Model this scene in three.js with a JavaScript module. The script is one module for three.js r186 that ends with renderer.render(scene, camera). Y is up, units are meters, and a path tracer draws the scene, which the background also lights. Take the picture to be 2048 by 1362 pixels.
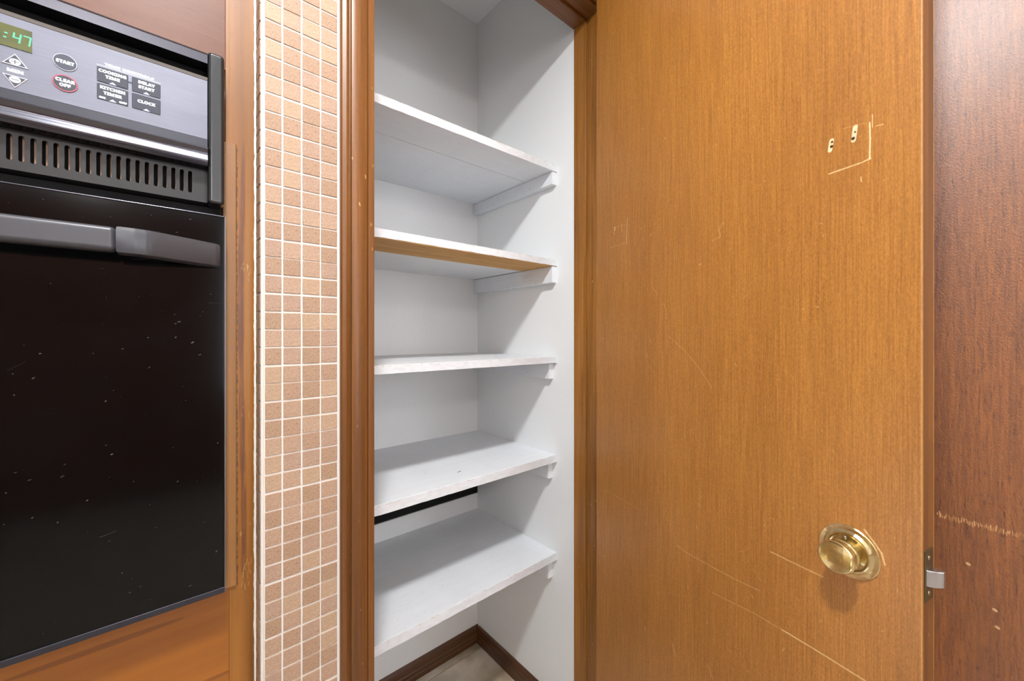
import * as THREE from 'three';
import { RoundedBoxGeometry } from 'three/addons/geometries/RoundedBoxGeometry.js';
import { RectAreaLightUniformsLib } from 'three/addons/lights/RectAreaLightUniformsLib.js';
import { mergeGeometries } from 'three/addons/utils/BufferGeometryUtils.js';
import { mergeVertices, toCreasedNormals } from 'three/addons/utils/BufferGeometryUtils.js';

// Plan used throughout: X runs along the pantry wall to the right, Z goes INTO the pantry (three's -z), Y up, metres.
// ------------------------------------------------------------------ camera, exposure, lights
const scene = new THREE.Scene();
scene.background = new THREE.Color(0.84, 0.92, 1.0);                    // overcast daylight, seen only through the added kitchen windows
scene.backgroundIntensity = 27;
const F = 800, IW = 2048, IH = 1362;                                    // focal length in pixels of a 2048 x 1362 picture (about 14 mm)
const camera = new THREE.PerspectiveCamera(THREE.MathUtils.radToDeg(2 * Math.atan(IH / 2 / F)), IW / IH, 0.02, 30);
camera.position.set(0, 1.2, 0);
camera.lookAt(0.65213, 1.2, -0.75810);
camera.setViewOffset(IW, IH, 0, 11, IW, IH);                            // the lens is shifted down 11 pixels
const renderer = new THREE.WebGLRenderer({ antialias: true });
renderer.toneMapping = THREE.LinearToneMapping;
renderer.toneMappingExposure = 0.50;
renderer.shadowMap.enabled = true;
RectAreaLightUniformsLib.init();
const LAMP = { at: [-0.05, 2.372, -0.01], power: 1000, color: [0.98, 0.99, 1], size: 0.14 };      // square flush ceiling lamp above the camera
const PENDANT = { at: [-0.3, 2.06, -1.5], power: 4.5, color: [1, 0.955, 0.925], size: 0.09 };       // pendant lamp behind the camera

// ------------------------------------------------------------------ helpers
let seed = 7;
const rnd = () => { seed = (seed + 0x6d2b79f5) | 0; let t = Math.imul(seed ^ (seed >>> 15), 1 | seed); t = (t + Math.imul(t ^ (t >>> 7), 61 | t)) ^ t; return ((t ^ (t >>> 14)) >>> 0) / 4294967296; };
const rr = (a, b) => a + (b - a) * rnd();
const PERM = new Float32Array(65536); for (let i = 0; i < 65536; i++) PERM[i] = rnd();
function vn(x, y) {                                                     // value noise 0..1
  const ix = Math.floor(x), iy = Math.floor(y); let fx = x - ix, fy = y - iy;
  fx = fx * fx * (3 - 2 * fx); fy = fy * fy * (3 - 2 * fy);
  const a = (ix & 255), b = ((ix + 1) & 255), c = (iy & 255) << 8, d = ((iy + 1) & 255) << 8;
  const p = PERM[c | a], q = PERM[c | b], r = PERM[d | a], s = PERM[d | b];
  return p + (q - p) * fx + (r - p) * fy + (p - q - r + s) * fx * fy;
}
const fbm = (x, y, o = 3) => { let s = 0, a = 0.5, t = 0; for (let i = 0; i < o; i++) { s += a * vn(x, y); t += a; a *= 0.5; x = x * 2.03 + 17.3; y = y * 2.03 + 9.1; } return s / t; };
const names = {};
function numbered(n) { const k = names[n] = (names[n] ?? -1) + 1; return k ? n + '_' + String(k).padStart(3, '0') : n; }
function canvasTex(w, h, pixel, draw, srgb = true) {
  const c = document.createElement('canvas'); c.width = w; c.height = h;
  const g = c.getContext('2d');
  if (pixel) {
    const im = g.createImageData(w, h), d = im.data, o = [0, 0, 0];
    for (let y = 0, i = 0; y < h; y++) for (let x = 0; x < w; x++, i += 4) { pixel(x / w, 1 - (y + 0.5) / h, o); d[i] = o[0]; d[i + 1] = o[1]; d[i + 2] = o[2]; d[i + 3] = 255; }
    g.putImageData(im, 0, 0);
  }
  if (draw) draw(g, w, h);
  const t = new THREE.CanvasTexture(c); t.wrapS = t.wrapT = THREE.RepeatWrapping; t.anisotropy = 8; t.magFilter = THREE.LinearFilter;
  if (srgb) t.colorSpace = THREE.SRGBColorSpace;
  return t;
}
const mix = (a, b, t, o) => { o[0] = a[0] + (b[0] - a[0]) * t; o[1] = a[1] + (b[1] - a[1]) * t; o[2] = a[2] + (b[2] - a[2]) * t; };
// wood with the grain along v; mw x mh metres; fine / mid / broad are contrasts
function woodTex(px, py, mw, mh, dark, light, k = {}, draw) {
  const { fine = 0.3, mid = 0.35, broad = 0.35, tick = 0.25, across = 420, along = 9, ox = rnd() * 90, wob = 0.004, tickAlong = 90, speck = 0 } = k;
  return canvasTex(px, py, (u, v, o) => {
    const X = u * mw + wob * fbm(u * mw * 6 + ox, v * mh * 2.2, 2), Y = v * mh;
    const f = vn(X * across + ox, Y * along) - 0.5, f2 = vn(X * across * 2.3 + 50, Y * along * 2.5) - 0.5;
    const m = fbm(X * 46 + ox * 3, Y * 1.6, 3) - 0.5, b = fbm(X * 7 + ox, Y * 1.9 + 20, 3) - 0.5;
    const tk = vn(X * across * 1.9 + 11, Y * tickAlong);
    let t = 0.5 + fine * (f + 0.6 * f2) + mid * m * 1.5 + broad * b * 1.8 - (tk > 0.74 ? tick * (tk - 0.74) * 3 : 0) + speck * (vn(X * 900 + 5, Y * 420) - 0.5) + 0.05 * (PERM[((u * 7919 * 13 | 0) ^ (v * 104729 | 0)) & 65535] - 0.5);
    mix(dark, light, Math.min(1, Math.max(0, t)), o);
  }, draw);
}
const hex = (h) => [(h >> 16) & 255, (h >> 8) & 255, h & 255];
const M = (o) => new THREE.MeshPhysicalMaterial(o);

// geometry helpers; all take plan coordinates and return non-indexed geometry with uv in metres (box projection)
function boxUV(g, su = 1, sv = 1, turn = false) {
  if (g.index) g = g.toNonIndexed();
  const p = g.attributes.position, uv = new Float32Array(p.count * 2), a = new THREE.Vector3(), b = new THREE.Vector3(), c = new THREE.Vector3();
  for (let i = 0; i < p.count; i += 3) {
    a.fromBufferAttribute(p, i); b.fromBufferAttribute(p, i + 1); c.fromBufferAttribute(p, i + 2);
    const n = b.clone().sub(a).cross(c.clone().sub(a)); n.set(Math.abs(n.x), Math.abs(n.y), Math.abs(n.z));
    const k = n.x >= n.y && n.x >= n.z ? 0 : n.y >= n.z ? 1 : 2;
    [a, b, c].forEach((q, j) => {
      let u = k === 0 ? q.z : q.x, v = k === 1 ? -q.z : q.y;
      if (turn) [u, v] = [k === 1 ? q.z : q.y, k === 0 ? q.z : q.x + 0.9];
      uv[(i + j) * 2] = u / su; uv[(i + j) * 2 + 1] = v / sv;
    });
  }
  g.setAttribute('uv', new THREE.BufferAttribute(uv, 2));
  return g;
}
function box(x0, x1, y0, y1, z0, z1, r = 0) {                           // z here is plan Z
  const w = x1 - x0, h = y1 - y0, d = z1 - z0;
  const g = r ? new RoundedBoxGeometry(w, h, d, 2, Math.min(r, w / 2.01, h / 2.01, d / 2.01)) : new THREE.BoxGeometry(w, h, d);
  g.translate((x0 + x1) / 2, (y0 + y1) / 2, -(z0 + z1) / 2);
  return g.index ? g.toNonIndexed() : g;
}
function shape(pts) { const s = new THREE.Shape(); pts.forEach(([a, b], i) => (i ? s.lineTo(a, b) : s.moveTo(a, b))); return s; }
function rise(pts, y0, y1, bevel = 0) {                                 // plan outline (X, Z) extruded upwards
  const g = new THREE.ExtrudeGeometry((pts instanceof THREE.Shape) ? pts : shape(pts), { depth: y1 - y0 - 2 * bevel, bevelEnabled: bevel > 0, bevelThickness: bevel, bevelSize: bevel, bevelOffset: -bevel, bevelSegments: 2, curveSegments: 12 });
  g.rotateX(-Math.PI / 2); g.translate(0, y0 + bevel, 0);
  return g;
}
function run(pts, x0, x1) {                                             // profile (Z, Y) extruded along X
  const g = new THREE.ExtrudeGeometry((pts instanceof THREE.Shape) ? pts : shape(pts), { depth: x1 - x0, bevelEnabled: false, curveSegments: 12 });
  g.rotateY(Math.PI / 2); g.translate(x0, 0, 0);
  return g;
}
function runZ(pts, z0, z1) {                                            // profile (X, Y) extruded along plan Z
  const g = new THREE.ExtrudeGeometry((pts instanceof THREE.Shape) ? pts : shape(pts), { depth: z1 - z0, bevelEnabled: false, curveSegments: 12 });
  g.translate(0, 0, -z1);
  return g;
}
const crease = (g, a = 0.7) => toCreasedNormals(g, a);
function smoothPts(pts, n = 40) { const c = new THREE.CatmullRomCurve3(pts.map(([a, b]) => new THREE.Vector3(a, b, 0)), false, 'centripetal'); return c.getPoints(n).map((p) => [p.x, p.y]); }

function put(name, geo, mat, parent, label) {                           // a part; parents sit at their base, geometry is given in world plan coordinates
  if (Array.isArray(geo)) geo = mergeGeometries(geo.map((g) => { g = g.index ? g.toNonIndexed() : g; for (const k of Object.keys(g.attributes)) if (!['position', 'normal', 'uv'].includes(k)) g.deleteAttribute(k); return g; }));
  const m = new THREE.Mesh(geo, mat); m.name = numbered(name); m.castShadow = m.receiveShadow = true;
  if (label) m.userData.label = label;
  const b = parent.userData.base; if (b) geo.translate(-b[0], -b[1], b[2]);
  parent.add(m); if (b) m.userData.base = b;
  return m;
}
function thing(name, label, category, base, group) {
  const o = new THREE.Group(); o.name = numbered(name); o.position.set(base[0], base[1], -base[2]);
  o.userData = { label, category, base }; if (group) o.userData.group = group;
  scene.add(o); return o;
}
function setting(name, label, base = [0, 0, 0]) {
  const o = new THREE.Group(); o.name = name; o.position.set(base[0], base[1], -base[2]);
  o.userData = { kind: 'structure', label, base }; scene.add(o); return o;
}

// ------------------------------------------------------------------ materials
const paintBump = canvasTex(512, 512, (u, v, o) => { const t = 128 + 150 * (0.55 * fbm(u * 40, v * 40, 3) + 0.45 * vn(u * 128, v * 22) - 0.5); o[0] = o[1] = o[2] = t; }, null, false);
paintBump.repeat.set(3, 3);
const whitePaint = M({ color: new THREE.Color(0.86, 0.882, 0.888), roughness: 0.62, bumpMap: paintBump, bumpScale: 0.0006 });
const plaster = M({ color: new THREE.Color(0.80, 0.79, 0.775), roughness: 0.9 });
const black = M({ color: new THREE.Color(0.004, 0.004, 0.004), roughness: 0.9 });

// white shelf paint with scuffs and worn spots
const shelfTex = canvasTex(1024, 1024, (u, v, o) => {
  const n = fbm(u * 9, v * 5, 3) - 0.5, b = vn(u * 12, v * 300) - 0.5, sp = vn(u * 150, v * 150);
  const t = 236 + n * 9 + b * 4 - (sp > 0.95 ? 14 : 0);
  o[0] = t - 4; o[1] = t; o[2] = t + 4;
}, (g, w, h) => {
  for (let i = 0; i < 36; i++) { g.strokeStyle = ['rgba(150,140,122,.35)', 'rgba(120,112,100,.35)', 'rgba(190,170,140,.5)'][i % 3]; g.lineWidth = rr(0.6, 2.2); const x = rnd() * w, y = rnd() * h; g.beginPath(); g.moveTo(x, y); g.lineTo(x + rr(-26, 26), y + rr(-5, 5)); g.stroke(); }
});
const shelfPaint = M({ map: shelfTex, roughness: 0.5, bumpMap: paintBump, bumpScale: 0.0005 });
const chipTex = canvasTex(1024, 64, (u, v, o) => {
  const n = fbm(u * 160, v * 9, 3); let t = 234 - 10 * (vn(u * 60, v * 4)); const edge = v > 0.82 || v < 0.10;
  o[0] = t - 4; o[1] = t; o[2] = t + 4;
  if ((v > 0.84 && n > 0.70) || (v < 0.08 && n > 0.76)) { o[0] = 206; o[1] = 193; o[2] = 172; }
});
const chipPaint = M({ map: chipTex, roughness: 0.5 });

const rawTex = woodTex(1024, 512, 0.5, 0.25, hex(0xa8783f), hex(0xe2b672), { across: 260, along: 16, fine: 0.25, mid: 0.4, tick: 0 }, (g, w, h) => {
  for (const [x, y, r] of [[300, 90, 9], [560, 380, 14], [820, 210, 8], [150, 330, 6], [700, 100, 7], [430, 230, 5], [80, 300, 8], [240, 420, 10], [350, 340, 7], [900, 120, 9], [620, 60, 6], [970, 420, 12], [480, 130, 8]]) { g.fillStyle = 'rgba(74,46,22,.85)'; g.beginPath(); g.ellipse(x, y, r * 0.45, r * 1.5, 0.05, 0, 7); g.fill(); }
});
const rawPine = M({ map: rawTex, roughness: 0.7 });

// casing, jamb, cabinet and baseboard woods: the texture is 0.25 m across and 2 m along the grain
const nicks = (n, col = 'rgba(226,186,140,.8)') => (g, w, h) => { for (let i = 0; i < n; i++) { g.fillStyle = col; g.globalAlpha = rr(0.3, 0.9); g.beginPath(); g.ellipse(rnd() * w, rnd() * h, rr(0.8, 3), rr(0.8, 4), rnd() * 3, 0, 7); g.fill(); } g.globalAlpha = 1; };
const W_ = 0.25, H_ = 2.5;
const casingTex = woodTex(512, 2048, W_, H_, hex(0x4f2c08), hex(0x865115), { across: 330, along: 7, broad: 0.25, fine: 0.35 }, nicks(110));
const jambTex = woodTex(512, 2048, W_, H_, hex(0x6f4412), hex(0xb0742c), { across: 380, along: 6, fine: 0.45, broad: 0.2 }, nicks(70));
const stileTex = woodTex(512, 2048, W_, H_, hex(0x70420c), hex(0xb3762a), { across: 180, along: 5, fine: 0.16, mid: 0.5, broad: 0.55, tick: 0.1 }, (g, w, h) => {
  nicks(60)(g, w, h);
  const Y = (y) => (1 - y / 2.5) * h, X = (x) => (x / 0.25) * w;          // stains and knocks along the stile beside the oven
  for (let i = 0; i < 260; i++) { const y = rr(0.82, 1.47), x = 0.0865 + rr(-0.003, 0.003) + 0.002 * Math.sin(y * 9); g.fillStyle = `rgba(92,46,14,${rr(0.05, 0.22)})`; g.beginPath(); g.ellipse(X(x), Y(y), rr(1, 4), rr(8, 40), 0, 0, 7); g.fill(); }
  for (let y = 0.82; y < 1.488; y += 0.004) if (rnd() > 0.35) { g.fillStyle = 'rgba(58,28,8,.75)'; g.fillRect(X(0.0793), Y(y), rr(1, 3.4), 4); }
  for (const [y, n] of [[1.30, 9], [1.08, 4], [0.845, 8], [0.83, 5]]) for (let i = 0; i < n; i++) { g.strokeStyle = 'rgba(216,178,128,.55)'; g.lineWidth = rr(0.8, 1.6); const x = X(0.091 + rr(-0.005, 0.007)), q = Y(y + rr(-0.012, 0.012)); g.beginPath(); g.moveTo(x, q); g.lineTo(x + rr(-4, 4), q + rr(2, 10)); g.stroke(); }
});
const railTex = woodTex(1024, 2048, 0.5, H_, hex(0x834a0c), hex(0xaf6c18), { across: 120, along: 3, fine: 0.15, mid: 0.35, broad: 0.5, tick: 0.08 }, (g, w, h) => {
  for (let i = 0; i < 14; i++) { g.fillStyle = 'rgba(60,26,8,.28)'; g.beginPath(); g.ellipse(rnd() * w, rnd() * h, rr(4, 16), rr(20, 90), 0, 0, 7); g.fill(); }
});
const topTex = woodTex(512, 2048, W_, H_, hex(0x5c3420), hex(0x7c4f36), { across: 300, along: 5, fine: 0.12, mid: 0.3, broad: 0.4, tick: 0.3 });
const stripTex = woodTex(256, 2048, W_, H_, hex(0x764a22), hex(0xa8773f), { across: 200, along: 4, fine: 0.15, mid: 0.4, broad: 0.5, tick: 0.1 });
const baseTex = woodTex(256, 1024, W_, H_, hex(0x3c200d), hex(0x6d421f), { across: 300, along: 6 }, nicks(24, 'rgba(150,100,60,.8)'));
const varnish = { roughness: 0.45, clearcoat: 0.12, clearcoatRoughness: 0.35 };
const casingWood = M({ map: casingTex, ...varnish }), jambWood = M({ map: jambTex, ...varnish }), stileWood = M({ map: stileTex, ...varnish });
const railWood = M({ map: railTex, ...varnish }), topWood = M({ map: topTex, ...varnish, clearcoat: 0.12, clearcoatRoughness: 0.5, specularIntensity: 0.6 }), stripWood = M({ map: stripTex, ...varnish }), baseWood = M({ map: baseTex, roughness: 0.4, clearcoat: 0.3, clearcoatRoughness: 0.3 });
const alongY = (g) => boxUV(g, W_, H_), alongX = (g) => boxUV(g, W_, H_, true);

// ------------------------------------------------------------------ the room shell
const CEIL = 2.4256;
const RW = 0.925, BW = 1.2837;                                          // pantry right wall face, pantry back wall face
const shell = M({ color: new THREE.Color(0.72, 0.69, 0.66), roughness: 0.9 });
const floor = setting('floor', 'worn pale floor boards inside the pantry and tan kitchen floor');
const floorTex = canvasTex(1024, 1024, (u, v, o) => {
  const a = fbm(u * 5, v * 5, 4), b = fbm(u * 14 + 9, v * 14, 3), st = Math.max(0, fbm(u * 4 + 31, v * 4 + 7, 4) - 0.46) * 3.2;
  const t = 218 + (a - 0.5) * 60 + (b - 0.5) * 44; o[0] = t - st * 74; o[1] = t - 10 - st * 84; o[2] = t - 26 - st * 96;
}, (g, w, h) => { for (let i = 0; i < 50; i++) { g.fillStyle = 'rgba(46,34,22,.7)'; g.beginPath(); g.arc(rnd() * w, rnd() * h, rr(1, 3.4), 0, 7); g.fill(); } });
const floorMat = M({ map: floorTex, roughness: 0.55 });
put('kitchen_floor', box(-2.1, 1.2, -0.06, -0.002, -2.7, 0.79), M({ color: new THREE.Color(0.50, 0.44, 0.37), roughness: 0.6 }), floor);
put('floor_board', boxUV(box(0.13, RW, -0.02, 0, 0.79, 1.2405), 0.7, 0.7), floorMat, floor);
put('floor_board', boxUV(box(0.13, RW, -0.02, -0.0006, 1.2425, BW).translate(0.31, 0, 0), 0.7, 0.7).translate(-0.31, 0, 0), floorMat, floor);
put('subfloor', box(0.0, 1.05, -0.06, -0.02, 0.79, 1.45), M({ color: new THREE.Color(0.03, 0.02, 0.015), roughness: 1 }), floor);
const ceiling = setting('ceiling', 'white ceiling seen over the pantry top corner');
put('ceiling_panel', box(-2.1, 1.2, CEIL, CEIL + 0.08, -2.7, 1.45), whitePaint, ceiling);
const wallBack = setting('wall_back', 'white painted back wall of the pantry with a dark band for the shadow under the fourth shelf');
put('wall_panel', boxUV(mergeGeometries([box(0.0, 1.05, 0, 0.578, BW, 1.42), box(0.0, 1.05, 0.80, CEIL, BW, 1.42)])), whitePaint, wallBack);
put('shade_band', box(0.0, 1.05, 0.578, 0.80, BW + 0.006, 1.42), black, wallBack, 'black band imitating the shadow of the shelf');  // black inset standing in for the shade below the fourth shelf
const wallRightPantry = setting('wall_right_pantry', 'white painted right side wall of the pantry');
put('wall_panel', boxUV(box(RW, 1.05, 0, CEIL, 0.787, BW)), whitePaint, wallRightPantry);
const wallLeftPantry = setting('wall_left_pantry', 'white left side wall of the pantry');
put('wall_panel', boxUV(box(0.05, 0.13, 0, CEIL, 0.80, BW)), whitePaint, wallLeftPantry);
const wallLeft = setting('wall_left', 'kitchen wall on the left with an added fill light window');
const fillWindowFrame = M({ color: new THREE.Color(0.75, 0.75, 0.74), roughness: 0.5 }), fillWindowPane = M({ color: 0xffffff, transmission: 1, roughness: 0, thickness: 0 });
{ // added window for fill daylight, opening Z -2.3 .. -1.70, Y 1.1 .. 1.85
  const wm = M({ color: new THREE.Color(0.42, 0.38, 0.35), roughness: 0.9 }), a = -2.3, b = -1.70, c = 1.1, d = 1.85, e = 0.0005;
  put('wall_panel', mergeGeometries([box(-2.1, -2.0, 0, c, -2.6, 1.3), box(-2.1, -2.0, d, CEIL, -2.6, 1.3), box(-2.1, -2.0, c, d, -2.6, a), box(-2.1, -2.0, c, d, b, 1.3)]), wm, wallLeft);
  const win = setting('fill_window_1', 'added unseen fill light window with a white frame in the left wall', [-2.05, c, (a + b) / 2]);
  for (const [z0, z1, y0, y1] of [[a, a + 0.04, c, d], [b - 0.04, b, c, d], [a + 0.04 + e, b - 0.04 - e, c, c + 0.04], [a + 0.04 + e, b - 0.04 - e, d - 0.04, d]]) put('fill_window_frame', box(-2.075, -2.03, y0, y1, z0, z1, 0.004), fillWindowFrame, win);
  put('pane', box(-2.055, -2.052, c + 0.04 + e, d - 0.04 - e, a + 0.04 + e, b - 0.04 - e), fillWindowPane, win);
}
const wallRear = setting('wall_rear', 'kitchen wall of reddish brown wood panels behind the camera');
const rearWood = M({ color: new THREE.Color(0.32, 0.15, 0.10), roughness: 0.5 });
 { // added window to fill the pantry with daylight, opening X 0.38 .. 1.0, Y 0.7 .. 2.2, wood panels to its left
  const a = 0.38, b = 1.0, c = 0.7, d = 2.2, e = 0.0005;
  put('wall_core', mergeGeometries([box(-2.1, 1.2, 0, c, -2.75, -2.62), box(-2.1, 1.2, d, CEIL, -2.75, -2.62), box(-2.1, a, c, d, -2.75, -2.62), box(b, 1.2, c, d, -2.75, -2.62)]), shell, wallRear);
  for (let k = 0; k < 6; k++) put('wood_panel', box(-1.999 + k * 0.395, -1.999 + k * 0.395 + 0.390, 0.02, 2.12, -2.6195, -2.6, 0.003), rearWood, wallRear);
  const win = setting('fill_window_2', 'added unseen fill light window with a white frame in the wall behind the camera', [(a + b) / 2, c, -2.68]);
  for (const [x0, x1, y0, y1] of [[a, a + 0.04, c, d], [b - 0.04, b, c, d], [a + 0.04 + e, b - 0.04 - e, c, c + 0.04], [a + 0.04 + e, b - 0.04 - e, d - 0.04, d]]) put('fill_window_frame', box(x0, x1, y0, y1, -2.71, -2.665, 0.004), fillWindowFrame, win);
  put('pane', box(a + 0.04 + e, b - 0.04 - e, c + 0.04 + e, d - 0.04 - e, -2.69, -2.687), fillWindowPane, win);
}
const wallOven = setting('wall_oven', 'kitchen wall behind the oven cabinet'); put('wall_panel', box(-2.0, 0.05, 0, CEIL, 1.30, 1.40), shell, wallOven);

// wall_right: reddish wood veneer panelling beyond the open door
const panelTex = woodTex(1024, 2048, 0.8, 2, hex(0x60310c), hex(0xb26a28), { across: 420, along: 22, fine: 0.36, mid: 0.12, broad: 0.24, tick: 0.6, tickAlong: 80, speck: 0.15 }, (g, w, h) => {
  // u runs along three z from -0.05 (Z .05) ... one repeat is .8 m; scratch where the door's knob has rubbed
  const at = (Z, y) => [(((-Z / 0.8 + 0.5) % 1) + 1) % 1 * w, (1 - y / 2) * h];
  for (let i = 0; i < 60; i++) { const Z = 0.047 - i * 0.0023, [x, y] = at(Z, 0.8735 - i * 0.00006 + rr(-0.0022, 0.0022)); g.strokeStyle = `rgba(224,176,120,${rr(0.35, 0.95)})`; g.lineWidth = rr(1, 2.4); g.beginPath(); g.moveTo(x, y - rr(2, 6)); g.lineTo(x + rr(-2, 2), y + rr(2, 5)); g.stroke(); }
  for (const [Z, y] of [[-0.0198, 0.735], [-0.0225, 0.707], [0.01, 0.80], [-0.035, 0.62]]) { const [x, q] = at(Z, y); g.fillStyle = 'rgba(224,186,140,.9)'; g.beginPath(); g.ellipse(x, q, 4, 2.4, 0.4, 0, 7); g.fill(); }
});
const peel = canvasTex(512, 512, (u, v, o) => { const t = 128 + 150 * (vn(u * 180, v * 128) - 0.5); o[0] = o[1] = o[2] = t; }, null, false);
peel.repeat.set(4, 8);
const panelMat = M({ map: panelTex, roughness: 0.55, bumpMap: peel, bumpScale: 0.0007, ior: 1.7, clearcoat: 1, clearcoatRoughness: 0.40 });
const slideU = (g, d) => { const a = g.attributes.uv; for (let i = 0; i < a.count; i++) a.setX(i, a.getX(i) + d); return g; };
const wallRight = setting('wall_right', 'reddish brown glossy wood veneer wall panel to the right of the open door');
put('veneer_panel', slideU(boxUV(box(1.06, 1.078, 0, CEIL, -0.55, 0.70), 0.8, 2), 0.5), panelMat, wallRight);
put('veneer_panel', boxUV(box(1.06, 1.078, 0, CEIL, -1.7, -0.5515), 0.8, 2), panelMat, wallRight);
put('wall_panel', box(1.06, 1.2, 0, CEIL, -2.6, -1.7015), shell, wallRight);
put('wall_core', box(1.078, 1.2, 0, CEIL, -1.70, 1.42), shell, wallRight);

// ------------------------------------------------------------------ wall_front: mosaic pier between the oven cabinet and the pantry door
const wallFront = setting('wall_front', 'narrow pier of small pinkish speckled mosaic tiles with white grout', [0.16, 0, 0.70]);
const grout = M({ color: new THREE.Color(0.70, 0.665, 0.61), roughness: 0.85 });
put('grout', box(0.1055, 0.2166, 0, CEIL, 0.6912, 0.80), grout, wallFront, 'white grout bed');
put('wall_panel', [box(0.05, 0.1054, 0, CEIL, 0.757, 0.80), box(0.2166, 0.262, 0, CEIL, 0.70, 0.787)], plaster, wallFront);
put('wall_panel', box(0.262, 0.945, 2.15, CEIL, 0.70, 0.787), plaster, wallFront);
put('wall_panel', box(0.945, 1.06, 0, CEIL, 0.70, 0.787), plaster, wallFront);
{
  const tints = [hex(0xa98a72), hex(0xa3836a), hex(0xac8e76), hex(0xa68873), hex(0xa08167), hex(0xad9075)];
  const mats = tints.map((c) => M({ map: canvasTex(128, 128, (u, v, o) => {
    const n = fbm(u * 22 + c[0], v * 22, 3) - 0.5, s = vn(u * 36 + c[1] * 3, v * 36 + c[0]), q = vn(u * 40 + 70, v * 40 + c[2]);
    const t = n * 40; o[0] = c[0] + t; o[1] = c[1] + t; o[2] = c[2] + t;
    if (q > 0.86) { o[0] += 22; o[1] += 22; o[2] += 18; }
    if (s > 0.925) { o[0] = 70; o[1] = 56; o[2] = 50; }
  }), roughness: 0.55 }));
  const xs = [0.1084, 0.1323, 0.1591, 0.1869, 0.2130], pitch = 0.02722, ref = 1.671;
  const face = [0, 1, 2, 3].map((i) => { const w = xs[i + 1] - xs[i] - (i === 3 ? 0.0014 : 0.0026), h = pitch - 0.0025, g = new RoundedBoxGeometry(w, h, 0.006, 1, 0.0008); return boxUV(g, 0.027, 0.027); });
  const sideG = boxUV(new RoundedBoxGeometry(0.005, pitch - 0.002, 0.027, 1, 0.0008), 0.027, 0.027);
  const stuff = [];
  for (let r = -27; r < 62; r++) {
    const y = ref - (r + 0.5) * pitch, seen = r > -11 && r < 41;
    const tilt = rr(-0.0006, 0.0006);
    for (let c = 0; c < 5; c++) {
      const m = new THREE.Mesh(c < 4 ? face[c] : sideG, mats[Math.floor(rnd() * 6)]);
      m.castShadow = m.receiveShadow = true;
      if (c < 4) m.position.set((xs[c] + xs[c + 1]) / 2 - 0.16 + rr(-0.0002, 0.0002), y + tilt + rr(-0.00035, 0.00035), 0.70 - 0.693 + rr(-0.0003, 0.0003));
      else m.position.set(0.1066 - 0.16, y + tilt, 0.70 - 0.7145);
      m.rotation.z = c < 4 ? rr(-0.012, 0.012) : 0;
      if (y < 0.02 || y > CEIL - 0.02) continue;
      if (seen) { m.name = numbered('tile'); wallFront.add(m); }
      else { m.updateMatrix(); stuff.push((m.geometry.index ? m.geometry.toNonIndexed() : m.geometry.clone()).applyMatrix4(m.matrix)); }
    }
  }
  const rest = new THREE.Mesh(mergeGeometries(stuff), mats[0]); rest.name = 'tiles'; rest.userData.kind = 'stuff'; wallFront.add(rest);
  // rounded grout bead down the corner and ragged caulk beside the cabinet stile
  const bead = [], caulk = [];
  const profile = (x, z, r, n) => { const p = []; for (let i = 0; i < n; i++) { const a = (i / n) * Math.PI * 2; p.push([x + Math.cos(a) * r, z + Math.sin(a) * r]); } return p; };
  put('grout_bead', crease(rise(profile(0.1064, 0.6926, 0.0024, 14), 0, CEIL), 1), grout, wallFront, 'white rounded grout bead down the corner');
  for (let y = 0.1; y < CEIL - 0.1; y += 0.004) { const w = 0.0004 + 0.0020 * fbm(y * 90, 3.3, 3); caulk.push(box(0.1028 - w, 0.1040 + rr(0, 0.0004), y, y + 0.0041, 0.7324 - 0.0008 * fbm(y * 120, 8.1, 2), 0.738)); }
  put('caulk_line', caulk, M({ color: new THREE.Color(0.82, 0.78, 0.71), roughness: 0.8 }), wallFront, 'ragged white caulk line');
}

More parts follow.
